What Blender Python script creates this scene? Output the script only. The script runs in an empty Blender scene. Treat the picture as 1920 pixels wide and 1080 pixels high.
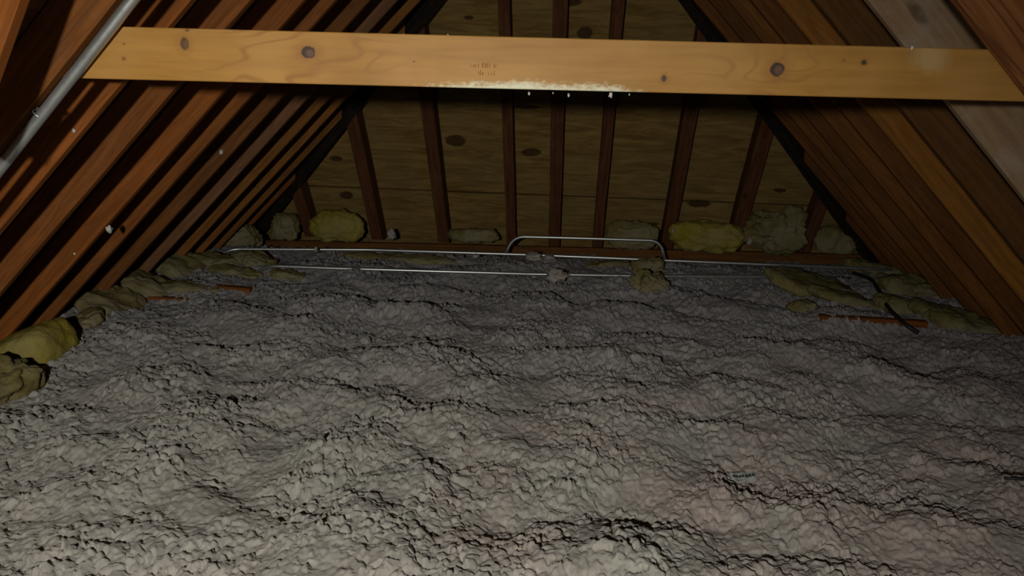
import bpy, bmesh, math, random
import numpy as np
from mathutils import Vector, Matrix, noise
C = bpy.context.scene.collection
R = math.radians

# ------------------------------------------------------------------ camera
YAW, PITCH, ROLL, FPX = R(4.28), R(14.88), R(1.67), 1443.0
fw = Vector((-math.sin(YAW)*math.cos(PITCH), math.cos(YAW)*math.cos(PITCH), -math.sin(PITCH)))
r0 = Vector((math.cos(YAW), math.sin(YAW), 0)); u0 = r0.cross(fw)
cr = math.cos(ROLL)*r0 + math.sin(ROLL)*u0
cu = -math.sin(ROLL)*r0 + math.cos(ROLL)*u0
cd = bpy.data.cameras.new('camera'); cam = bpy.data.objects.new('camera', cd); C.objects.link(cam)
m3 = Matrix((cr, cu, -fw)).transposed()
cam.matrix_world = m3.to_4x4()
cd.sensor_width = 36; cd.lens = 36*FPX/1920; cd.clip_start = .05
bpy.context.scene.camera = cam
# ------------------------------------------------------------------ light
w = bpy.data.worlds.new('dark_attic'); bpy.context.scene.world = w; w.use_nodes = True
w.node_tree.nodes['Background'].inputs[0].default_value = (.8, .9, 1, 1)
w.node_tree.nodes['Background'].inputs[1].default_value = .006
ld = bpy.data.lights.new('work_lamp', 'SPOT'); lamp = bpy.data.objects.new('work_lamp', ld); C.objects.link(lamp)
lamp.location = (-.38, -.8, .13)
ld.energy = 410; ld.shadow_soft_size = .05; ld.spot_size = R(114); ld.spot_blend = 1.0
ld.color = (1, .965, .90)
lamp.rotation_euler = (Vector((-.85, 2.2, -1.7)) - lamp.location).to_track_quat('-Z', 'Y').to_euler()
vs = bpy.context.scene.view_settings
vs.view_transform = 'Standard'; vs.look = 'None'; vs.gamma = 1; vs.use_curve_mapping = False; vs.exposure = 0.0

# ------------------------------------------------------------------ helpers
def ray(x, y): return fw + cr*((x-960)/FPX) - cu*((y-540)/FPX)
def at_z(x, y, z):
    d = ray(x, y); return d*(z/d.z)
def at_y(x, y, Y):
    d = ray(x, y); return d*(Y/d.y)
def tag(o, label=None, cat=None, group=None, kind=None):
    if label: o['label'] = label
    if cat: o['category'] = cat
    if group: o['group'] = group
    if kind: o['kind'] = kind
    return o
def mesh_obj(name, bm, mat, parent=None, smooth=False, mw=None, color=None):
    me = bpy.data.meshes.new(name); bm.normal_update(); bm.to_mesh(me); bm.free()
    if smooth: me.polygons.foreach_set('use_smooth', [True]*len(me.polygons))
    me.materials.append(mat); o = bpy.data.objects.new(name, me); C.objects.link(o)
    if mw is not None: o.matrix_world = mw
    if parent is not None:
        o.parent = parent
        o.matrix_parent_inverse = parent.matrix_world.inverted()
    if color: o.color = (*color, 1)
    return o
def frame(x, z_hint, origin):
    x = x.normalized(); z = (z_hint - x*z_hint.dot(x)).normalized(); y = z.cross(x)
    return Matrix.Translation(origin) @ Matrix((x, y, z)).transposed().to_4x4()
rng = random.Random(7)
def board(name, mat, p0, p1, depth_dir, thick, depth, color=(1, 1, 1), clips=(), bev=.003, parent=None, wob=.0015, seg=.35):
    """A plank from p0 to p1 along its inner edge centre line; depth goes along depth_dir from that line."""
    p0, p1 = Vector(p0), Vector(p1); L = (p1-p0).length
    M = frame(p1-p0, Vector(depth_dir), p0)
    bm = bmesh.new(); n = max(2, int(L/seg)); c = bev
    prof = [(-thick/2+c, 0), (thick/2-c, 0), (thick/2, c), (thick/2, depth-c), (thick/2-c, depth), (-thick/2+c, depth), (-thick/2, depth-c), (-thick/2, c)]
    rings = []
    for i in range(n+1):
        a, b = rng.uniform(-wob, wob), rng.uniform(-wob, wob)
        rings.append([bm.verts.new((L*i/n, y+a, z+b)) for y, z in prof])
    for i in range(n):
        for j in range(8):
            k = (j+1) % 8
            bm.faces.new((rings[i][j], rings[i][k], rings[i+1][k], rings[i+1][j]))
    bm.faces.new(rings[0][::-1]); bm.faces.new(rings[-1])
    Mi = M.inverted()
    for co, no in clips:                      # keep the side the normal points away from
        co_l = Mi @ Vector(co); no_l = Mi.to_3x3() @ Vector(no)
        g = bm.verts[:]+bm.edges[:]+bm.faces[:]
        res = bmesh.ops.bisect_plane(bm, geom=g, plane_co=co_l, plane_no=no_l, clear_outer=True)
        ed = [e for e in res['geom_cut'] if isinstance(e, bmesh.types.BMEdge)]
        if ed: bmesh.ops.edgeloop_fill(bm, edges=ed)
    bmesh.ops.recalc_face_normals(bm, faces=bm.faces[:])
    return mesh_obj(name, bm, mat, parent, False, M, color)
def smooth_path(pts, per=8):
    pts = [Vector(p) for p in pts]; out = []
    P = [pts[0]*2-pts[1]] + pts + [pts[-1]*2-pts[-2]]
    for i in range(1, len(P)-2):
        for k in range(per):
            t = k/per; a, b, c, d = P[i-1:i+3]
            out.append(.5*((2*b)+(c-a)*t+(2*a-5*b+4*c-d)*t*t+(3*b-a-3*c+d)*t**3))
    return out + [pts[-1]]
def fillet(pts, r, n=7):
    pts = [Vector(p) for p in pts]; out = [pts[0]]
    for i in range(1, len(pts)-1):
        a, b, c = pts[i-1:i+2]; d1 = (a-b); d2 = (c-b); rr = min(r, d1.length*.49, d2.length*.49)
        q0 = b+d1.normalized()*rr; q1 = b+d2.normalized()*rr
        for k in range(n+1):
            t = k/n; out.append(q0*(1-t)**2 + b*2*t*(1-t) + q1*t*t)
    return out + [pts[-1]]
def tube(name, mat, pts, rad, parent=None, n=12, rad_fn=None, color=None):
    bm = bmesh.new(); rings = []; up = Vector((0, 0, 1))
    for i, p in enumerate(pts):
        t = (pts[min(i+1, len(pts)-1)]-pts[max(i-1, 0)]).normalized()
        u = up - t*up.dot(t)
        if u.length < 1e-3: u = Vector((1, 0, 0))
        u.normalize(); v = t.cross(u); up = u
        r = rad*(rad_fn(i/(len(pts)-1)) if rad_fn else 1)
        rings.append([bm.verts.new(p+u*math.cos(2*math.pi*j/n)*r+v*math.sin(2*math.pi*j/n)*r) for j in range(n)])
    for a, b in zip(rings, rings[1:]):
        for j in range(n):
            k = (j+1) % n; bm.faces.new((a[j], a[k], b[k], b[j]))
    bm.faces.new(rings[0][::-1]); bm.faces.new(rings[-1])
    bmesh.ops.recalc_face_normals(bm, faces=bm.faces[:])
    return mesh_obj(name, bm, mat, parent, True, None, color)

# ------------------------------------------------------------------ materials
class G:
    def __init__(s, name, rough=.7, spec=.2, metal=0):
        s.m = bpy.data.materials.new(name); s.m.use_nodes = True; s.t = s.m.node_tree
        s.b = s.t.nodes['Principled BSDF']
        s.b.inputs['Roughness'].default_value = rough; s.b.inputs['Specular IOR Level'].default_value = spec
        s.b.inputs['Metallic'].default_value = metal
    def n(s, typ, **kw):
        x = s.t.nodes.new(typ)
        for k, v in kw.items(): setattr(x, k, v)
        return x
    def put(s, sock, v):
        if isinstance(v, bpy.types.NodeSocket): s.t.links.new(v, sock)
        elif v is not None: sock.default_value = v
    def mth(s, op, a, b=None, c=None, clamp=False):
        x = s.n('ShaderNodeMath', operation=op, use_clamp=clamp)
        for i, v in enumerate((a, b, c)):
            if v is not None: s.put(x.inputs[i], v)
        return x.outputs[0]
    def vec(s, op, a, b):
        x = s.n('ShaderNodeVectorMath', operation=op); s.put(x.inputs[0], a); s.put(x.inputs[1], b); return x.outputs[0]
    def obj(s): return s.n('ShaderNodeTexCoord').outputs['Object']
    def info(s, k): return s.n('ShaderNodeObjectInfo').outputs[k]
    def sep(s, v):
        x = s.n('ShaderNodeSeparateXYZ'); s.put(x.inputs[0], v); return x.outputs
    def com(s, a, b, c):
        x = s.n('ShaderNodeCombineXYZ')
        for i, v in enumerate((a, b, c)): s.put(x.inputs[i], v)
        return x.outputs[0]
    def noise(s, v, scale, detail=4, rough=.55, dist=0):
        x = s.n('ShaderNodeTexNoise'); s.put(x.inputs['Vector'], v)
        x.inputs['Scale'].default_value = scale; x.inputs['Detail'].default_value = detail
        x.inputs['Roughness'].default_value = rough; x.inputs['Distortion'].default_value = dist
        return x.outputs['Fac']
    def sstep(s, v, a, b, lo=0., hi=1.):
        x = s.n('ShaderNodeMapRange', interpolation_type='SMOOTHSTEP'); s.put(x.inputs[0], v)
        x.inputs[1].default_value = a; x.inputs[2].default_value = b
        x.inputs[3].default_value = lo; x.inputs[4].default_value = hi
        return x.outputs[0]
    def mix(s, f, a, b, mode='MIX'):
        x = s.n('ShaderNodeMix', data_type='RGBA', blend_type=mode); s.put(x.inputs[0], f)
        for i, v in ((6, a), (7, b)): s.put(x.inputs[i], (*v, 1) if isinstance(v, tuple) else v)
        return x.outputs[2]
    def bump(s, h, strength, dist):
        x = s.n('ShaderNodeBump'); x.inputs['Strength'].default_value = strength; x.inputs['Distance'].default_value = dist
        s.put(x.inputs['Height'], h); s.put(s.b.inputs['Normal'], x.outputs[0])
    def col(s, c): s.put(s.b.inputs['Base Color'], (*c, 1) if isinstance(c, tuple) else c); return s.m

def wood_mat(name, c_dark, c_light, grain=1.0, dust=0.0, rings=.35):
    g = G(name, .75, .15); p = g.obj(); rnd = g.mth('MULTIPLY', g.info('Random'), 37.0)
    off = g.com(rnd, g.mth('MULTIPLY', rnd, 1.7), g.mth('MULTIPLY', rnd, .6))
    q = g.vec('ADD', p, off)
    st = g.vec('MULTIPLY', q, (1.1, 16., 16.))
    a = g.noise(st, 2.2, 6, .6, .35)
    b = g.noise(g.vec('MULTIPLY', q, (.55, 7., 7.)), 1.3, 3, .5, .6)
    ring = g.mth('ABSOLUTE', g.mth('SUBTRACT', g.mth('FRACT', g.mth('MULTIPLY', b, 11.)), .5))
    f = g.sstep(a, .3, .72)
    base = g.mix(f, c_dark, c_light)
    rg = g.sstep(ring, .0, .22, 1, 0)
    base = g.mix(g.mth('MULTIPLY', rg, rings*grain), base, tuple(.55*x for x in c_dark))
    kn = g.n('ShaderNodeTexVoronoi'); g.put(kn.inputs['Vector'], g.vec('MULTIPLY', q, (1.6, 4., 4.))); kn.inputs['Scale'].default_value = .9
    kd = g.sstep(kn.outputs['Distance'], .05, .10, 1, 0)
    base = g.mix(g.mth('MULTIPLY', kd, .7), base, tuple(.3*x for x in c_dark))
    base = g.mix(1.0, base, g.info('Color'), 'MULTIPLY')
    if dust:
        d = g.noise(q, 9, 6, .7); base = g.mix(g.sstep(d, .42, .75, 0, dust), base, (.34, .30, .24))
    g.bump(a, .25, .004)
    return g.col(base)

M_raf = wood_mat('aged_rafter_wood', (.175, .058, .011), (.285, .094, .017), dust=.035)
M_pale = wood_mat('dusty_pale_wood', (.22, .135, .072), (.31, .20, .11), dust=.5, rings=.2)
M_red = wood_mat('strong_grained_red_wood', (.19, .07, .022), (.30, .125, .04), grain=2.0, rings=.42)
M_stud = wood_mat('dark_stud_wood', (.075, .027, .011), (.13, .05, .019), dust=.05)
M_black = wood_mat('blackened_hip_wood', (.013, .009, .006), (.024, .016, .010), dust=.03)

def plywood_mat():
    g = G('knotty_plywood', .85, .1); p = g.obj()
    st = g.vec('MULTIPLY', p, (1.1, 7., 7.))
    a = g.noise(st, 2.6, 6, .62, 1.0); b = g.noise(p, 1.4, 3)
    base = g.mix(g.sstep(a, .33, .68), (.155, .092, .024), (.285, .185, .058))
    base = g.mix(g.sstep(b, .35, .7, 0, .4), base, (.19, .145, .06))
    streak = g.noise(g.vec('MULTIPLY', p, (2., 22., 1.)), 1.6, 3, .5, .5)
    base = g.mix(g.sstep(streak, .62, .75, 0, .6), base, (.085, .045, .014))
    return g, p, base
def ellipse_mask(g, u, v, cx, cy, rx, ry, wob, soft=.25):
    du = g.mth('DIVIDE', g.mth('SUBTRACT', u, cx), rx); dv = g.mth('DIVIDE', g.mth('SUBTRACT', v, cy), ry)
    d = g.mth('SQRT', g.mth('ADD', g.mth('MULTIPLY', du, du), g.mth('MULTIPLY', dv, dv)))
    d = g.mth('ADD', d, wob)
    return d, g.sstep(d, 1-soft, 1+soft, 1, 0)

def deck_mat():
    g = G('dark_roof_boards', .9, .05); p = g.obj()
    a = g.noise(g.vec('MULTIPLY', p, (12., 1., 12.)), 2., 5)
    return g.col(g.mix(g.sstep(a, .3, .7), (.06, .026, .012), (.12, .05, .022)))
M_deck = deck_mat()

def steel_mat():
    g = G('galvanised_steel', .36, .5, .8); a = g.noise(g.obj(), 40, 4)
    g.put(g.b.inputs['Roughness'], g.sstep(a, .3, .7, .34, .40))
    return g.col(g.mix(a, (.40, .42, .41), (.50, .52, .50)))
M_steel = steel_mat()

def fibre_mat(name, c0, c1, dusty):
    g = G(name, .95, .02); p = g.obj()
    a = g.noise(p, 6, 6, .65); b = g.noise(p, 45, 5, .7); d = g.noise(p, 3.2, 4, .6)
    base = g.mix(g.sstep(a, .3, .7), c0, c1)
    base = g.mix(g.sstep(d, .38, .68, 0, dusty), base, (.21, .19, .145))
    base = g.mix(g.sstep(b, .5, .8, 0, .35), base, tuple(.6*x for x in c0))
    g.bump(g.mth('ADD', g.mth('MULTIPLY', a, .6), g.mth('MULTIPLY', b, .4)), .8, .02)
    return g.col(base)
M_yel = fibre_mat('yellow_fibreglass', (.225, .18, .02), (.32, .262, .046), .35)
M_olive = fibre_mat('dusty_olive_fibreglass', (.13, .106, .036), (.22, .186, .07), .5)

def insulation_mat():
    g = G('grey_white_loose_fill', 1.0, .0); p = g.obj()
    pk = g.noise(p, 2.3, 4, .6); gr = g.noise(g.vec('ADD', p, (7., 3., 1.)), 3.5, 4, .6)
    sp = g.noise(p, 60, 4, .7); br = g.noise(p, 9, 5, .65)
    y = g.sep(p)[1]; x = g.sep(p)[0]
    base = g.mix(g.sstep(gr, .35, .65), (.47, .44, .385), (.455, .445, .39))
    pinkside = g.sstep(g.mth('ADD', g.mth('MULTIPLY', x, .12), pk), .42, .78, 0, .75)
    base = g.mix(pinkside, base, (.50, .395, .355))
    cool = g.sstep(y, 2.6, 5.2, 0, .85)                # cooler, greyer tint towards the far end
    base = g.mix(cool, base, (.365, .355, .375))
    base = g.mix(g.sstep(br, .3, .7, .28, 0), base, (.25, .225, .195))
    base = g.mix(g.sstep(sp, .6, .8, 0, .35), base, (.58, .56, .51))
    f1 = g.noise(p, 85, 5, .6, .6); f2 = g.n('ShaderNodeTexVoronoi'); g.put(f2.inputs['Vector'], g.vec('ADD', p, g.com(f1, f1, f1))); f2.inputs['Scale'].default_value = 105
    cell = g.n('ShaderNodeTexVoronoi'); g.put(cell.inputs['Vector'], g.vec('ADD', p, g.vec('MULTIPLY', g.com(f1, sp, f1), (.03, .03, .03)))); cell.inputs['Scale'].default_value = 42
    cv = g.sep(cell.outputs['Color'])[0]
    base = g.mix(g.sstep(cv, 0, 1, .34, 0), base, (.19, .175, .155))
    g.bump(g.mth('SUBTRACT', f1, g.mth('MULTIPLY', f2.outputs['Distance'], .6)), .6, .006)
    return g.col(base)
M_ins = insulation_mat()
def plain(name, c, rough=.8, spec=.2, metal=0):
    g = G(name, rough, spec, metal); a = g.noise(g.obj(), 30, 4)
    return g.col(g.mix(a, tuple(.8*x for x in c), tuple(min(1, 1.15*x) for x in c)))
M_white = plain('white_fluff', (.52, .50, .45), 1, 0)
M_rubber = plain('black_cable_jacket', (.012, .012, .012), .6, .3)
M_foil = plain('silver_grey_film', (.27, .28, .265), .55, .3)
M_ink = plain('dark_printing_ink', (.03, .033, .028), .7, .1)
M_stamp = plain('faded_brown_stamp_ink', (.24, .11, .03), .8, .1)
M_slab = plain('ceiling_board', (.3, .28, .25), .9, 0)

# ------------------------------------------------------------------ the roof frame
TH, T2 = R(45.65), R(56.4); H = 1.36; WL, WR, D = -2.84, 2.58, 6.70
ct, st = math.cos(TH), math.sin(TH); XR = (WL+WR)/2
def pl(y, z): return Vector((WL + (z+H)*ct/st, y, z))       # a point on the inner face of the left slope
def pr(y, z): return Vector((WR - (z+H)*ct/st, y, z))
NLo, NRo = Vector((-st, 0, ct)), Vector((st, 0, ct))         # outward
ZR = -H + (XR-WL)*st/ct
def ph(x, z): return Vector((x, D - (z+H)/math.tan(T2), z))
NHo = Vector((0, math.sin(T2), math.cos(T2)))
HL0, HR0 = Vector((WL+.03, D-.01, -H)), Vector((WR-.08, D-.01, -H))
APEX = Vector((XR, 5.03, 1.31))
APEX = ph(XR, ZR); HL0 = ph(WL, -H); HR0 = ph(WR, -H)
aL, aR = (APEX-HL0).normalized(), (APEX-HR0).normalized()
mL = Vector((-aL.y, aL.x, 0)).normalized(); mR = Vector((aR.y, -aR.x, 0)).normalized()   # toward the hip bay
if mL.y < 0: mL = -mL
if mR.y < 0: mR = -mR

def slab(name, mat, pts, n, t, kind='structure'):
    bm = bmesh.new(); n = Vector(n).normalized()
    a = [bm.verts.new(Vector(p)) for p in pts]; b = [bm.verts.new(Vector(p)+n*t) for p in pts]
    bm.faces.new(a[::-1]); bm.faces.new(b); k = len(pts)
    for i in range(k): bm.faces.new((a[i], a[(i+1) % k], b[(i+1) % k], b[i]))
    bmesh.ops.recalc_face_normals(bm, faces=bm.faces[:])
    return tag(mesh_obj(name, bm, mat), kind=kind)
RD = .145; RDR = .245
def plx(y, z): return pl(y, z)+NLo*RD
def prx(y, z): return pr(y, z)+NRo*RDR
zt = ZR + RD/ct*1.0
LT = Vector((XR, 0, ZR+RD/ct))
def onridge(y): return Vector((XR, y, ZR+RD/ct))
yh_top = D - (ZR+H)/math.tan(T2) + .10
slab('wall_left', M_deck, [plx(-2.6, -1.75), plx(D+.45, -1.75), onridge(yh_top), onridge(-2.6)], NLo, .015)
slab('wall_right', M_deck, [prx(-2.6, -1.75), onridge(-2.6)+Vector((0, 0, .1/ct)), onridge(yh_top)+Vector((0, 0, .1/ct)), prx(D+.45, -1.75)], NRo, .015)
slab('floor', M_slab, [(-3.3, -2.6, -1.62), (3.0, -2.6, -1.62), (3.0, 7.2, -1.62), (-3.3, 7.2, -1.62)], (0, 0, -1), .02)

# hip end sheathing, local axes: x across, y up the slope
def build_hip():
    g, p, base = plywood_mat(); u, v, _ = g.sep(p)
    wob = g.mth('MULTIPLY', g.mth('SUBTRACT', g.noise(p, 14, 4), .5), .9)
    hd = .165
    up = Vector((0, -math.cos(T2), math.sin(T2))); M = frame(Vector((1, 0, 0)), NHo, ph(XR, -H)+NHo*hd)
    # local y of frame = z x x = up-slope direction check
    Mi = M.inverted()
    sgn = 1 if (M.to_3x3() @ Vector((0, 1, 0))).dot(up) > 0 else -1
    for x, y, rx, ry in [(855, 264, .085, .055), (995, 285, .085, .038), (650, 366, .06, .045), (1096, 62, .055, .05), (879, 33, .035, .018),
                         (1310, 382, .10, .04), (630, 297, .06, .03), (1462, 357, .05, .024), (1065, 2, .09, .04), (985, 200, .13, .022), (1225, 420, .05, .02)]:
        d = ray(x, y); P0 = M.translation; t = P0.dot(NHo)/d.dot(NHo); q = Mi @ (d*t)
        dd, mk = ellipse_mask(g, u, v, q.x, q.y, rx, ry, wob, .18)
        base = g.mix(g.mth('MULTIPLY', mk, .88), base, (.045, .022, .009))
    for yl in (.42, 1.64):                                  # board joints
        dj = g.mth('ABSOLUTE', g.mth('SUBTRACT', v, sgn*yl)); base = g.mix(g.sstep(dj, .004, .012, .75, 0), base, (.03, .016, .008))
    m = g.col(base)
    hw = (WR-WL)/2; top = (Mi @ (ph(XR, ZR+.2)+NHo*hd)).y; bot = (Mi @ (ph(XR, -1.7)+NHo*hd)).y
    bm = bmesh.new(); pts = []
    for z, fx in ((-1.7, hw+.45), (ZR+.12, .10)):
        yy = (Mi @ (ph(XR, z)+NHo*hd)).y
        pts += [(-fx, yy), (fx, yy)] if fx > 1 else [(fx, yy), (-fx, yy)]
    a = [bm.verts.new((x, y, 0)) for x, y in pts]; b = [bm.verts.new((x, y, .015)) for x, y in pts]
    bm.faces.new(a[::-1]); bm.faces.new(b)
    for i in range(4): bm.faces.new((a[i], a[(i+1) % 4], b[(i+1) % 4], b[i]))
    bmesh.ops.recalc_face_normals(bm, faces=bm.faces[:])
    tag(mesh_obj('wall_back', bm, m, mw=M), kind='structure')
build_hip()

# the two hip rafters
for nm, P0, a, side in (('left', HL0, aL, 'left'), ('right', HR0, aR, 'right')):
    o = board('hip_rafter', M_black, P0 - a*.25 + Vector((0, 0, -.05)), APEX - a*.06 + Vector((0, 0, -.05)), Vector((0, .3, 1)), .075, .28, wob=.001)
    tag(o, f'blackened hip rafter slanting down the {side} edge of the plywood roof end', 'rafter', 'hip rafters')

left_y = [2.26, 2.63, 3.02, 3.48, 3.83, 4.28, 4.73, 5.18, 5.58, 5.98, 6.33]
lc = [(.74, .78, .9), (.95, .9, .85), (.80, .80, .9), (.95, .9, .85), (.8, .8, .85), (.6, .66, .8), (.72, 1.0, 2.3), (.8, .95, 1.0), (.85, 1.0, 1.05), (.7, .8, .9), (.7, .7, .7)]
lw = ['nearest of the left slope, running behind the thick grey pipe', 'first behind the pipe-carrying left rafter',
      'second behind the pipe-carrying left rafter', 'third behind the pipe-carrying left rafter', 'fourth behind the pipe-carrying left rafter, white fluff caught beside it',
      'darker, fifth behind the pipe-carrying left rafter', 'greyish dusty board, sixth behind the pipe-carrying left rafter', 'seventh behind the pipe-carrying left rafter',
      'eighth behind the pipe-carrying left rafter', 'ninth behind the pipe-carrying left rafter', 'last short one in the left corner by the black hip board']
for i, (y, c, wd) in enumerate(zip(left_y, lc, lw)):
    clips = [((0, 0, -1.52), (0, 0, -1)), ((XR-.02, 0, 0), (1, 0, 0)), (HL0 - mL*.042, mL)]
    o = board('rafter', M_raf, pl(y-.019, -1.7), pl(y-.019, ZR+.1), NLo, .038, .14, c, clips)
    tag(o, 'red-brown rafter, ' + wd, 'rafter', 'rafters of the left roof slope')
right_y = [2.33, 2.86, 3.33, 3.76, 4.15, 4.55, 4.95, 5.35, 5.75, 6.12, 6.45]
rm = [M_red, M_pale] + [M_raf]*9
rcx = [(1, 1, 1), (1, 1, 1), (.42, .54, .65), (.9, 1.1, .95), (.50, .56, .6), (.64, .72, .72), (.48, .54, .56), (.58, .70, .72), (.54, .58, .64), (.48, .54, .6), (.48, .5, .54)]
rl = ['reddish rafter with bold wavy grain in the top right corner', 'pale dusty mottled rafter behind the right end of the bright cross beam',
      'dark brown rafter just behind the pale mottled one on the right', 'orange-brown rafter behind the dark brown one on the right',
      'dark rafter just behind the orange-brown one on the right', 'brown rafter, second behind the orange-brown one on the right', 'brown rafter, third behind the orange-brown one on the right',
      'brown rafter, fourth behind the orange-brown one on the right', 'brown rafter, fifth behind the orange-brown one on the right', 'brown rafter, sixth behind the orange-brown one on the right',
      'short dark rafter in the far right corner by the black hip board']
for y, m, c, l in zip(right_y, rm, rcx, rl):
    clips = [((0, 0, -1.52), (0, 0, -1)), ((XR+.02, 0, 0), (-1, 0, 0)), (HR0 - mR*.042, mR)]
    tk = .038
    o = board('rafter', m, pr(y-tk/2, -1.7), pr(y-tk/2, ZR+.1), NRo, tk, RDR-.005, c, clips)
    tag(o, l, 'rafter', 'rafters of the right roof slope')

# studs of the sloping end
studs = [(-2.36, .10, 'short stud at the far left under the black hip board'), (-1.74, .10, 'dark stud, second from the left on the plywood end'),
         (-1.13, .10, 'dark stud, third from the left on the plywood end'), (-.52, .082, 'narrow dark stud rising where the bent pipe loop begins'),
         (-.14, .10, 'middle dark stud of the plywood end, behind the pipe loop'), (.245, .082, 'narrow dark stud behind the right half of the pipe loop'),
         (.845, .10, 'dark stud just right of the pipe loop'), (1.42, .11, 'dark stud between the smooth yellow batt and the rumpled batt'),
         (2.02, .09, 'short stud at the far right under the black hip board')]
for x, wd, l in studs:
    clips = [((0, 0, -1.40), (0, 0, -1)), (HL0 + mL*.042, -mL), (HR0 + mR*.042, -mR)]
    o = board('stud', M_stud, ph(x, -1.55), ph(x, ZR-.12), NHo, wd, .16, (1, 1, 1), clips)
    tag(o, l + ' wall', 'stud', 'studs of the plywood roof end')
o = board('bottom_plate', M_raf, at_y(466, 467, 6.53), at_y(1606, 496, 6.53), (0, 0, 1), .045, .088, (.48, .56, .55))
tag(o, 'brown plate board lying along the foot of the plywood roof end', 'board')

# steep board, top left corner
pA, pB = at_y(46, 0, 1.86), at_y(-6, 147, 1.86); dd = (pB-pA).normalized()
o = board('brace', M_raf, pA-dd*.35, pA+dd*.44, Vector((-1, 0, 0)), .038, .14, (1.0, .95, .9))
tag(o, 'steep red-brown brace board cut off by the top left corner', 'brace')

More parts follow.
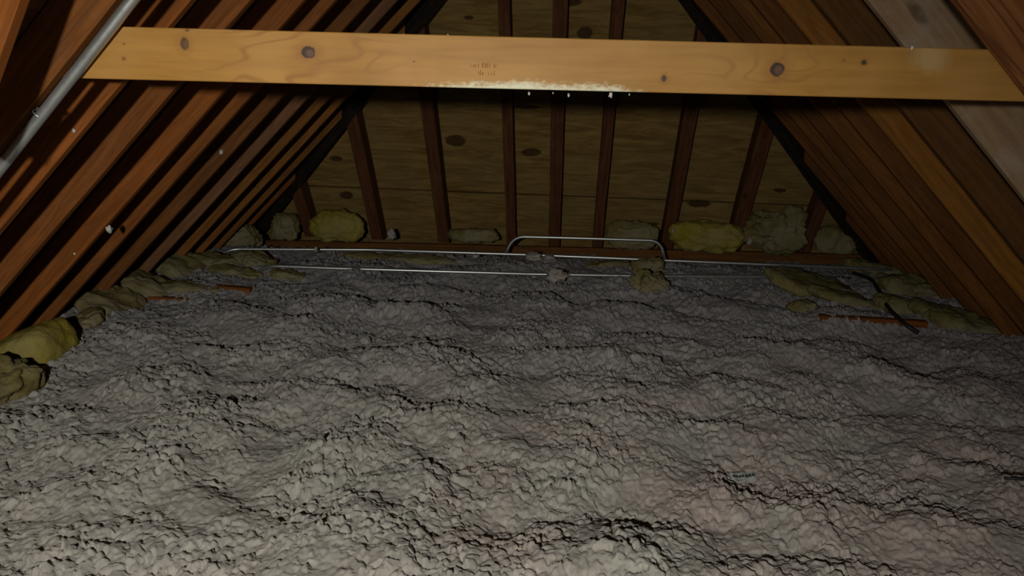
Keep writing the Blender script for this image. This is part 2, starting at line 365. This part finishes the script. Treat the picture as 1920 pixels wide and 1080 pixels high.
# ------------------------------------------------------------------ collar beam
def build_beam():
    tl, bl = at_y(226, 49.6, 2.268), at_y(150, 147, 2.268); tr, br = at_y(1846, 92.2, 2.345), at_y(1912, 190.2, 2.345)
    O = (bl+tl+br+tr)/4
    X = ((tr-tl)+(br-bl)).normalized(); Zv = ((tl-bl)+(tr-br)); Zv = (Zv - X*Zv.dot(X)); Y = Zv.normalized().cross(X)
    if Y.y < 0: Y = -Y
    Zn = X.cross(Y); M = Matrix.Translation(O) @ Matrix((X, Y, Zn)).transposed().to_4x4(); Mi = M.inverted()
    g = G('clear_pine', .55, .25); p = g.obj(); u, _, v = g.sep(p)
    def loc(x, y):
        d = ray(x, y); t = O.dot(Y)/d.dot(Y); q = Mi @ (d*t); return q.x, q.z
    st_ = g.vec('MULTIPLY', p, (1., 9., 13.))
    a = g.noise(st_, 2.4, 6, .6, .3); b = g.noise(p, 3.0, 3, .5)
    base = g.mix(g.sstep(a, .3, .72), (.30, .146, .026), (.395, .203, .040))
    base = g.mix(g.sstep(b, .35, .7, 0, .5), base, (.46, .25, .075))
    # flame grain contours, strongest towards the left third
    fl = g.noise(g.vec('MULTIPLY', p, (1.5, 4., 5.)), 1.5, 2, .45, .5)
    rg = g.mth('ABSOLUTE', g.mth('SUBTRACT', g.mth('FRACT', g.mth('MULTIPLY', fl, 9.)), .5))
    rmk = g.mth('MULTIPLY', g.sstep(rg, 0., .20, 1, 0), g.sstep(a, .35, .6, .35, 1))
    lx = loc(560, 110)[0]
    reg = g.mth('MAXIMUM', g.sstep(g.mth('ABSOLUTE', g.mth('SUBTRACT', u, lx)), .12, .40, .55, .0), g.sstep(g.mth('ABSOLUTE', g.mth('SUBTRACT', u, loc(1420, 120)[0])), .1, .3, .35, .0))
    base = g.mix(g.mth('MULTIPLY', rmk, reg), base, (.20, .08, .017))
    wob = g.mth('MULTIPLY', g.mth('SUBTRACT', g.noise(p, 60, 3), .5), .5)
    for x, y, rx, ry, k in [(346, 82, .013, .017, .8), (578, 98, .021, .017, 1.), (1457, 130, .020, .019, 1.), (1245, 147, .007, .010, .9), (1620, 117, .007, .007, .9), (232, 110, .006, .005, .5), (232, 82, .004, .003, .5), (1582, 113, .004, .004, .4), (776, 115, .003, .002, .7), (351, 57, .006, .004, .6)]:
        cx, cy = loc(x, y)
        d0, halo = ellipse_mask(g, u, v, cx, cy, rx*2.0, ry*1.8, wob, .55)
        base = g.mix(g.mth('MULTIPLY', halo, .55*k), base, (.27, .115, .026))
        d1, core = ellipse_mask(g, u, v, cx, cy, rx, ry, wob, .16)
        base = g.mix(g.mth('MULTIPLY', core, k), base, (.055, .03, .02))
        if k >= .8 and rx > .01:
            d2, inn = ellipse_mask(g, u, v, cx+.004, cy-.002, rx*.55, ry*.6, wob, .35)
            base = g.mix(g.mth('MULTIPLY', inn, .75), base, (.15, .078, .045))
    # insulation dust and a painted-in light hotspot whitening the lower edge, and one dusty smudge
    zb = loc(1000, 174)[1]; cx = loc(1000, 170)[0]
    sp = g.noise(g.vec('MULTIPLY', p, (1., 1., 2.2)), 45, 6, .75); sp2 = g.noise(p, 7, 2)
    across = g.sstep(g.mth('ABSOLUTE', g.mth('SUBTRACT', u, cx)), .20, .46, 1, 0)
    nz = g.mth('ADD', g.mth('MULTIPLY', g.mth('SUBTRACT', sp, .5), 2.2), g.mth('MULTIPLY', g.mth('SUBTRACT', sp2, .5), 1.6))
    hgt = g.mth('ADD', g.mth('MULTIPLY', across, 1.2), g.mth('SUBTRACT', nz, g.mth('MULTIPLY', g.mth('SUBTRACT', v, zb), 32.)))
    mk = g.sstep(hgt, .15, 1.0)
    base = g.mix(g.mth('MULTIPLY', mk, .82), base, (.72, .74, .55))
    sx, sz = loc(1745, 108); d3, sm = ellipse_mask(g, u, v, sx, sz, .045, .035, g.mth('MULTIPLY', g.mth('SUBTRACT', g.noise(p, 25, 4), .5), 1.2), .7)
    base = g.mix(g.mth('MULTIPLY', sm, .5), base, (.50, .39, .19))
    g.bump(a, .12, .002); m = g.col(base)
    bm = bmesh.new(); n = 24
    q = [Mi @ k for k in (bl, br, tr, tl)]
    hid = .10                                    # slanted ends run on behind the rafters
    q[0].x -= hid; q[3].x -= hid; q[1].x += hid; q[2].x += hid
    T = .038; rows = []; e = .0025
    for i in range(n+1):
        t = i/n; lo = q[0].lerp(q[1], t); hi = q[3].lerp(q[2], t)
        rows.append([bm.verts.new(c) for c in ((lo.x, e, lo.z), (lo.x, 0, lo.z+e), (hi.x, 0, hi.z-e), (hi.x, e, hi.z), (hi.x, T-e, hi.z), (hi.x, T, hi.z-e), (lo.x, T, lo.z+e), (lo.x, T-e, lo.z))])
    for i in range(n):
        for j in range(8): bm.faces.new((rows[i][j], rows[i][(j+1) % 8], rows[i+1][(j+1) % 8], rows[i+1][j]))
    bm.faces.new(rows[0][::-1]); bm.faces.new(rows[-1]); bmesh.ops.recalc_face_normals(bm, faces=bm.faces[:])
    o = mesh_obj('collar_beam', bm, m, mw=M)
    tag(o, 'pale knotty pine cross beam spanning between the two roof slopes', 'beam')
    # faint grade stamp: rows of worn strokes
    bm = bmesh.new(); rs = random.Random(3)
    for row, (ya, hh) in enumerate(((122, 10), (136, 10))):
        x = 882
        while x < 930:
            wpx = rs.choice((1.2, 1.6, 2.2)); 
            if rs.random() < .75:
                ax, az = loc(x, ya+hh/2+(x-905)*.026); bx, bz = loc(x+wpx, ya-hh/2+(x-905)*.026)
                bz = az+(bz-az)*rs.uniform(.5, 1)
                bm.faces.new([bm.verts.new(c) for c in ((ax, -.0004, az), (bx, -.0004, az), (bx, -.0004, bz), (ax, -.0004, bz))])
            x += wpx + rs.choice((1.5, 2.5, 4))
    s = mesh_obj('grade_stamp', bm, M_stamp, o, mw=M); s['label'] = 'faded illegible lumber stamp'
    return M, loc, o
BM, bloc, beam = build_beam()

# ------------------------------------------------------------------ loose fill
def hsh(ix, iy, k):
    n = (ix.astype(np.int64)*374761393 + iy.astype(np.int64)*668265263 + k*1442695041) & 0xffffffff
    n = ((n ^ (n >> 13))*1274126177) & 0xffffffff
    return ((n ^ (n >> 16)) & 0xffff)/65535.0
def perlin(x, y, k=0):
    ix, iy = np.floor(x), np.floor(y); fx, fy = x-ix, y-iy
    def gr(ax, ay, dx, dy):
        a = hsh(ax, ay, k)*2*np.pi; return np.cos(a)*dx+np.sin(a)*dy
    u, v = fx*fx*fx*(fx*(fx*6-15)+10), fy*fy*fy*(fy*(fy*6-15)+10)
    a, b = gr(ix, iy, fx, fy), gr(ix+1, iy, fx-1, fy); c, d = gr(ix, iy+1, fx, fy-1), gr(ix+1, iy+1, fx-1, fy-1)
    return (a+(b-a)*u)*(1-v)+(c+(d-c)*u)*v
def fbm(x, y, k, o=4):
    s = 0; a = 1
    for i in range(o): s = s+a*perlin(x*2**i, y*2**i, k+i); a *= .5
    return s
def worley(x, y, k=0):
    ix, iy = np.floor(x), np.floor(y); f1 = np.full(x.shape, 9.); f2 = np.full(x.shape, 9.); idc = np.zeros(x.shape)
    for dx in (-1, 0, 1):
        for dy in (-1, 0, 1):
            cx, cy = ix+dx, iy+dy
            px, py = cx+hsh(cx, cy, k), cy+hsh(cx, cy, k+9)
            d = np.sqrt((px-x)**2+(py-y)**2); r = hsh(cx, cy, k+5)
            f2 = np.where(d < f1, f1, np.minimum(f2, d)); idc = np.where(d < f1, r, idc); f1 = np.minimum(f1, d)
    return f1, f2, idc
def big_h(x, y):
    h = .060*perlin(x*1.1+3, y*1.3, 1) + .075*perlin(x*2.4, y*2.9+5, 2) + .030*perlin(x*5.2, y*5.4, 3)
    e = np.clip((np.abs(x+.13)-1.9)/.7, 0, 1); f = np.clip((y-5.95)/.5, 0, 1)
    b = np.clip((y-5.2)/.6, 0, 1)
    return -1.368 + h*(1-.6*e)*(1-.6*b) - .012*e - f*(.085 - .012*x)
def dome(f, r): return np.sqrt(np.clip(1-(f/r)**2, 0, 1))
def fill_h(x, y):
    wx = x + .016*fbm(x*9, y*7, 20, 3) + .009*fbm(x*48, y*36, 26, 2); wy = y + .022*fbm(x*9+31, y*7, 30, 3) + .011*fbm(x*48+9, y*36, 28, 2)
    f1, f2, i1 = worley(wx/.125, wy/.15, 40); a = dome(f1, .85)*(.1+.9*i1)
    crk = np.clip(1-(f2-f1)/.09, 0, 1)*np.clip(fbm(x*2.6, y*2.2, 50, 3)*2.6-.55, 0, 1)
    g1, g2, i2 = worley(wx/.038+7, wy/.050, 60); b = dome(g1, .80)*(.2+i2)
    k1, k2, i3 = worley(wx/.0195, wy/.026, 80); c = dome(k1, .78)*(.25+i3)
    e1, e2, i4 = worley(wx/.0105+3, wy/.0135, 85); d = dome(e1, .9)*(.2+i4)
    patch = np.clip(.95+fbm(x*3.1, y*2.6, 140, 2)*1.1, .35, 1.5)
    return big_h(x, y) + .016*a + (.0175*b + .0130*c + .0055*d)*patch - .022*crk + .004*perlin(x*62, y*50, 90)
def build_fill():
    ys = list(np.arange(.1, 1.4, .03)); y = 1.4
    while y < 6.78: ys.append(y); y += .0040*(max(y, 1.8)/1.9)**1.1
    xs = np.arange(-3.04, 2.8, .0042); X, Y = np.meshgrid(xs, np.array(ys))
    jx = .007*fbm(X*14, Y*14, 101, 3); jy = .010*fbm(X*14+5, Y*14, 111, 3)
    Z = fill_h(X, Y); ny, nx = X.shape
    # overhang: push the tops of tufts forward
    hi = np.clip((Z-big_h(X, Y))/.04, -1, 1.2)
    X2 = X + jx*hi; Y2 = Y + jy*hi - .003*hi
    co = np.stack([X2, Y2, Z], -1).reshape(-1, 3)
    i = np.arange((ny-1)*(nx-1)); r, c = i//(nx-1), i % (nx-1); a = r*nx+c
    F = np.stack([a, a+1, a+nx+1, a+nx], -1).astype(np.int32)
    me = bpy.data.meshes.new('loose_fill_insulation'); me.vertices.add(len(co)); me.vertices.foreach_set('co', co.ravel())
    me.loops.add(F.size); me.loops.foreach_set('vertex_index', F.ravel()); me.polygons.add(len(F))
    me.polygons.foreach_set('loop_start', np.arange(0, F.size, 4)); me.polygons.foreach_set('use_smooth', np.ones(len(F), bool)); me.update(calc_edges=True)
    me.materials.append(M_ins); o = bpy.data.objects.new('loose_fill_insulation', me); C.objects.link(o)
    tag(o, 'lumpy grey-white loose-fill insulation covering the whole attic floor', 'insulation', kind='stuff')
build_fill()
def on_fill(x, y, lift=.006):
    for z in np.arange(-1.15, -1.5, -.004):
        q = at_z(x, y, float(z))
        if z <= gz(q.x, q.y)+lift: return q
    return at_z(x, y, -1.36)
def gz(x, y): return float(fill_h(np.array([x]), np.array([y]))[0])

# ------------------------------------------------------------------ fibreglass batts
def batt(loc, size, rot=(0, 0, 0), mat=None, seed=0, rough=.16, label='', sub=22, group='fibreglass batts', cat='insulation batt', name='fibreglass_batt', pw=2.7):
    bm = bmesh.new(); bmesh.ops.create_cube(bm, size=2); bmesh.ops.subdivide_edges(bm, edges=bm.edges[:], cuts=sub, use_grid_fill=True)
    off = Vector((seed*3.17, seed*1.31, seed*.7)); s = Vector(size)/2
    for v in bm.verts:
        q = v.co; L = (abs(q.x)**pw+abs(q.y)**pw+abs(q.z)**pw)**(1/pw); q = q/L
        n = q.normalized(); mx = min(size)
        w = Vector((q.x*s.x, q.y*s.y, q.z*s.z))
        d = noise.noise(w*6+off)*1.1 + noise.noise(w*14+off)*.7 + noise.noise(w*32+off)*.45 + noise.noise(w*65+off)*.14
        fold = -abs(noise.noise(Vector((w.x*5, w.y*5, w.z*14))+off*2))*.9
        f2 = -max(0, .12-abs(noise.noise(Vector((w.x*9, w.y*9, w.z*9))+off*3)))*3.0
        v.co = w + n*mx*rough*(d+fold+f2+.25)
    M = Matrix.Translation(loc) @ Matrix.Rotation(rot[2], 4, 'Z') @ Matrix.Rotation(rot[1], 4, 'Y') @ Matrix.Rotation(rot[0], 4, 'X')
    return tag(mesh_obj(name, bm, mat, smooth=True, mw=M), label, cat, group)
gl = 'fibreglass along the left eave'; gr_ = 'fibreglass along the right eave'; ge = 'fibreglass at the foot of the plywood end'
def B(x, y, z, *a, **k): p = at_z(x, y, z); return batt((p.x, p.y, p.z), *a, **k)
B(62, 655, -1.33, (.32, .36, .20), (0, R(-22), R(8)), M_yel, 1, .05, 'bright yellow fibreglass batt at the left edge below the rafters', group=gl, pw=4.5)
B(-8, 726, -1.33, (.20, .34, .19), (R(8), R(12), R(-10)), M_olive, 2, .2, 'dusty olive fibreglass lump at the left edge in front of the yellow batt', group=gl)
B(150, 610, -1.36, (.26, .26, .12), (0, R(-25), R(25)), M_olive, 3, .2, 'small grey-olive batt just behind the bright yellow batt', group=gl)
for i, (x, y, sx, sy, sz, l) in enumerate([(212, 572, .34, .40, .12, 'dusty olive batt second behind the bright yellow batt on the left eave'),
        (285, 540, .36, .40, .12, 'dusty olive batt below the greyish left rafter'),
        (352, 505, .40, .40, .12, 'dusty olive batt between the greyish rafter and the left pipe ends'),
        (402, 497, .46, .22, .13, 'yellow-olive flap of fibreglass above the brown joist on the left')]):
    B(x, y, -1.34, (sx, sy, sz), (R(rng.uniform(-8, 8)), R(26 if i < 3 else 4), R(rng.uniform(-15, 15))), M_olive, 10+i, .2, l, group=gl)
B(330, 543, -1.35, (.60, .20, .08), (0, 0, R(6)), M_olive, 24, .2, 'flat dusty strip of fibreglass between the two brown joists on the left', group=gl)
B(440, 513, -1.35, (.40, .18, .09), (0, R(5), R(-8)), M_olive, 25, .22, 'low olive scrap just behind the rusty left joist end', group=gl)
B(478, 492, -1.33, (.34, .26, .12), (0, R(6), R(-20)), M_olive, 16, .24, 'crumpled olive batt under the left ends of the two thin pipes', group=gl)
B(452, 452, -1.36, (.30, .30, .22), (0, R(-20), 0), M_olive, 17, .22, 'grey-olive batt tucked in the far left corner under the last rafters', group=gl)
B(540, 518, -1.36, (.26, .16, .10), (0, R(10), R(10)), M_olive, 18, .2, 'small olive scrap below the left end of the front pipe', group=gl)
B(750, 488, -1.36, (.95, .20, .10), (0, R(1.5), 0), M_olive, 19, .2, 'long olive batt lying between the two thin pipes', group='fibreglass between the pipes')
B(1140, 500, -1.36, (.36, .18, .10), (0, 0, 0), M_olive, 20, .2, 'dull olive scrap between the pipes under the pipe loop', group='fibreglass between the pipes')
B(1218, 532, -1.31, (.22, .20, .19), (0, R(15), R(20)), M_olive, 21, .22, 'olive tuft lying over the front pipe right of the middle', group='fibreglass between the pipes')
B(1215, 500, -1.30, (.24, .12, .13), (0, R(-8), 0), M_olive, 22, .2, 'brown-olive piece below the right end of the pipe loop', group='fibreglass between the pipes')
# at the foot of the plywood end
def E_(x, y, Y, *a, **k): p = at_y(x, y, Y); return batt((p.x, p.y, p.z), *a, **k)
E_(632, 424, 6.50, (.48, .20, .27), (0, R(1), 0), M_yel, 30, .14, 'yellowish batt between the first two long studs on the left', group=ge)
E_(535, 425, 6.55, (.26, .18, .24), (0, 0, 0), M_olive, 31, .16, 'grey-green batt beside the short far-left stud', group=ge)
E_(890, 442, 6.55, (.44, .16, .12), (0, 0, 0), M_olive, 32, .2, 'low dull batt between the third and fourth studs', group=ge)
E_(1186, 441, 6.52, (.44, .18, .24), (0, R(3), 0), M_olive, 33, .16, 'olive batt behind the right bend of the pipe loop', group=ge)
E_(1326, 444, 6.46, (.60, .22, .25), (0, R(2), 0), M_yel, 34, .12, 'smooth yellow batt right of the pipe loop between two studs', group=ge, pw=3.0)
E_(1456, 434, 6.47, (.46, .22, .34), (0, R(3), 0), M_olive, 35, .26, 'rumpled yellow-olive batt in the last wide bay on the right', group=ge)
E_(1566, 454, 6.60, (.34, .16, .24), (0, R(26), 0), M_olive, 36, .12, 'small pale batt in the corner under the right black hip board', group=ge)
# right eave
for i, (x, y, sx, sy, sz, rz, l) in enumerate([(1545, 545, .85, .48, .12, 5, 'broad dusty batt left of the black cable on the right'),
        (1505, 580, .18, .20, .12, 30, 'small yellow-brown scrap left of the brown joist on the right'),
        (1690, 540, .34, .36, .15, 0, 'dusty grey-olive batt right of the black cable'),
        (1745, 545, .36, .30, .15, 10, 'grey-olive batt under the dark rafters on the right eave'),
        (1700, 580, .42, .26, .11, -6, 'flat olive batt between the black cable and the right rafters'),
        (1815, 610, .50, .26, .12, -5, 'nearest olive batt on the right eave by the lowest rafter foot'),
        (1600, 566, .60, .30, .09, 4, 'flat dusty strip of fibreglass crossing under the black cable'),
        (1775, 592, .46, .26, .10, -8, 'thin olive flap between the flat batt and the nearest right batt'),
        (1640, 508, .50, .24, .12, 8, 'dull batt at the right ends of the thin pipes')]):
    B(x, y, -1.345, (sx, sy, sz), (R(rng.uniform(-6, 6)), R(14 if i not in (1,) else 0), R(rz)), M_olive, 50+i, .2, l, group=gr_)

# ------------------------------------------------------------------ joists showing at the eaves
def joist(x0, y0, x1, y1, z, col, l, dz=-.05, back=.35):
    a, b = at_z(x0, y0, z), at_z(x1, y1, z); d = (b-a).normalized(); b.z += dz
    out = a - d*back if x0 < 960 else a
    o = board('ceiling_joist', M_raf, out, b + (d*back if x0 > 960 else Vector()), (0, 0, -1), .05, .12, col); tag(o, l, 'joist', 'joists at the eaves')
joist(318, 523, 470, 531, -1.302, (.7, .68, .6), 'rusty brown joist end showing between batts on the left', -.03)
joist(290, 551, 450, 557, -1.335, (.6, .6, .6), 'thin dark joist edge at the left border of the grey fill', -.03)
joist(1538, 590, 1676, 594, -1.293, (.6, .55, .5), 'rusty brown joist showing between batts on the right', -.02, .2)

# ------------------------------------------------------------------ pipes
def P(x, y, z): return at_z(x, y, z)
zc = -1.305
tag(tube('conduit', M_steel, fillet([P(398, 486, -1.36), P(432, 467, zc), P(700, 468.5, zc), P(1000, 478, zc), P(1240, 488, zc+.01), P(1460, 497, zc+.02), P(1640, 504, zc+.01), P(1700, 510, zc-.04)], .08), .0125),
    'rear thin steel conduit running across behind the loop end', 'pipe', 'thin steel conduits at the far end')
tag(tube('conduit', M_steel, fillet([P(474, 514, -1.36), P(503, 498.5, zc+.03), P(640, 503.5, zc+.02), P(1000, 514, zc), P(1230, 518, zc+.01), P(1520, 519.5, zc+.02), P(1600, 522, zc-.05)], .07), .0125),
    'front thin steel conduit lying along the edge of the grey fill', 'pipe', 'thin steel conduits at the far end')
hy = 6.05
tag(tube('conduit', M_steel, fillet([at_y(944, 486, hy), at_y(962, 443.5, hy), at_y(1100, 447, hy), at_y(1238, 451.5, hy), at_y(1248, 492, hy)], .22, 10), .0125),
    'thin steel conduit bent into a low arch in front of the middle studs', 'pipe')
# big pipe up the left rafter
q0, q1 = at_y(-75, 411, 2.235), at_y(330, -104, 2.235)
big = tag(tube('conduit', M_steel, [q0.lerp(q1, i/12) for i in range(13)], .0170, n=24), 'thick grey steel conduit running up the left rafter past the beam end', 'pipe')
# wire strap
cpt = at_y(74, 214, 2.235); ax = (q1-q0).normalized(); e1 = NLo - ax*NLo.dot(ax); e1.normalize(); e2 = ax.cross(e1)
pts = [cpt + e2*.0195*s0 + e1*.04 for s0 in (0,)]
arc = [cpt + (e1*math.cos(t)+e2*math.sin(t))*.0195 for t in np.linspace(-2.2, 2.2, 22)]
arc = [arc[0]+e1*.02] + arc if False else arc
ring = [cpt + (e1*math.cos(t)+e2*math.sin(t))*.0190 for t in np.linspace(0, 2*math.pi, 30)]
nail = smooth_path([cpt + e2*-.019 + e1*.0, cpt - e2*.02 + e1*.018, cpt - e2*.017 + e1*.036], 5)
s = tube('strap', M_steel, ring, .0026, big, 8); t_ = tube('strap_nail', M_steel, nail, .0026, big, 8)

# black cable
zz = -1.30
tag(tube('cable', M_rubber, smooth_path([P(1600, 512, zz), P(1632, 524, zz), P(1648, 545, zz), P(1668, 580, zz), P(1695, 606, zz-.01), P(1722, 625, zz-.05)], 8), .0125),
    'black cable curving over the batts on the right eave', 'cable')
p = on_fill(1884, 896.5, .012)
tag(tube('rod', M_rubber, [p + Vector((.5*i/6, .02*i/6, -.006*i/6)) for i in range(7)], .0055, n=10), 'dark thin rod sticking out of the fill at the right edge', 'rod')

# torn strip of printed film
def strip():
    a, b = on_fill(1371, 897, .002), on_fill(1419, 895.5, .002)
    X = (b-a).normalized(); Z = Vector((0, -.50, .86)); M = frame(X, Z, a); L = (b-a).length
    root = bpy.data.objects.new('packaging_scrap', None); C.objects.link(root); root.location = a
    tag(root, 'torn silver-grey packaging scrap with dark print lying in the fill', 'packaging scrap')
    bpy.context.view_layer.update()
    def wob(x): return .0025*math.sin(x*160)+.002*math.sin(x*70+1)
    def patch(name, x0, x1, y0, y1, lift, mat, par, mw):
        bm = bmesh.new(); n = 10; vs_ = []
        for i in range(n+1):
            x = x0+(x1-x0)*i/n
            vs_.append([bm.verts.new((x, y0+.0012*math.sin(i*1.9), wob(x)+lift)), bm.verts.new((x, y1+.0015*math.sin(i*2.7), wob(x)+lift))])
        for i in range(n): bm.faces.new((vs_[i][0], vs_[i+1][0], vs_[i+1][1], vs_[i][1]))
        bmesh.ops.recalc_face_normals(bm, faces=bm.faces[:]); bmesh.ops.solidify(bm, geom=bm.faces[:], thickness=.0006)
        return mesh_obj(name, bm, mat, par, mw=mw)
    f = patch('film', 0, L, -.016, .022, 0, M_foil, root, M)
    for x0, x1, y0, y1 in ((.06, .20, .003, .011), (.22, .30, .003, .013), (.32, .42, .002, .012), (.44, .52, .003, .014), (.58, .70, .003, .016), (.71, .80, .003, .017), (.82, .93, .004, .016), (.2, .42, -.010, -.007)):
        patch('print', x0*L, x1*L, y0, y1, .0012, M_ink, f, M)
strip()

# ------------------------------------------------------------------ stray white fluff
def fluff(p, s, seed, l, group):
    bm = bmesh.new(); bmesh.ops.create_icosphere(bm, subdivisions=3, radius=s)
    off = Vector((seed*5.1, seed*2.3, seed))
    for v in bm.verts:
        n = v.co.normalized(); k = noise.noise(n*1.8+off)*.7+noise.noise(n*4.5+off)*.45
        v.co = v.co*(1+k); v.co.x *= .75; v.co.z *= 1.15
    return tag(mesh_obj('insulation_fluff', bm, M_white, smooth=True, mw=Matrix.Translation(p)), l, 'fluff', group)
nL = Vector((st, 0, -ct))
def on_left(x, y, Y): return at_y(x, y, Y)
fl_ = 'bits of white fluff caught on the boards'
fluff(at_y(205, 430, 3.44), .015, 1, 'largest bit of white fluff, caught on a left rafter edge', fl_)
fluff(at_y(140, 476, 3.44), .006, 2, 'tiny white fleck low on the left rafter below the large fluff', fl_)
fluff(at_y(415, 285, 4.24), .012, 3, 'white fleck on a dark left rafter under the beam', fl_)
fluff(at_y(139, 245, 2.585), .006, 4, 'tiny white fleck on a left rafter beside the thick pipe', fl_)
for x, y, s, l in [(992, 178, .004, 'leftmost white bit hanging under the dusty middle of the beam'), (1037, 177, .0025, 'second white bit from the left hanging under the beam'), (1066, 181, .004, 'long white bit hanging under the beam between two smaller bits'),
                   (1145, 181, .006, 'largest white bit hanging under the beam'), (1180, 180, .0025, 'rightmost white bit hanging under the beam')]:
    fluff(at_y(x, y-2.6, 2.325), s, x, l, 'white bits hanging under the beam')
for x, y, s, l in [(840, 68.5, .005, 'white bit lying on top of the beam near the left hip'), (756, 65, .003, 'tiny white bit on top of the beam left of the other'), (1710, 90, .005, 'white bit on top of the beam above the pale smudge')]:
    fluff(at_y(x, y, 2.33 if x > 1000 else 2.31), s, x, l, 'white bits on top of the beam')
for x, y, Y, s, l in [(735, 441, 6.42, .05, 'pale clump on the bottom plate beside the second long stud'), (1406, 452, 6.36, .03, 'pale scrap in the gap beside the rumpled batt'), (1262, 432, 6.38, .02, 'pale clump at the foot of the stud right of the loop'), (592, 468, 5.6, .022, 'pale clump resting on the rear pipe near its left end')]:
    fluff(at_y(x, y, Y), s*.8, x, l, 'pale clumps at the far end').data.materials[0] = M_ins
for x, y, s, l in [(1046, 517, .055, 'grey clump of fill covering the front pipe in the middle'), (893, 480, .02, 'small grey clump on the rear pipe left of the loop'), (1000, 482, .045, 'grey clump covering the rear pipe under the loop'), (1030, 483, .03, 'smaller grey clump on the rear pipe under the loop')]:
    f = fluff(at_z(x, y, -1.30), s, x, l, 'grey clumps on the pipes'); f.data.materials[0] = M_ins; f.scale = (1.7, 1.2, .62)
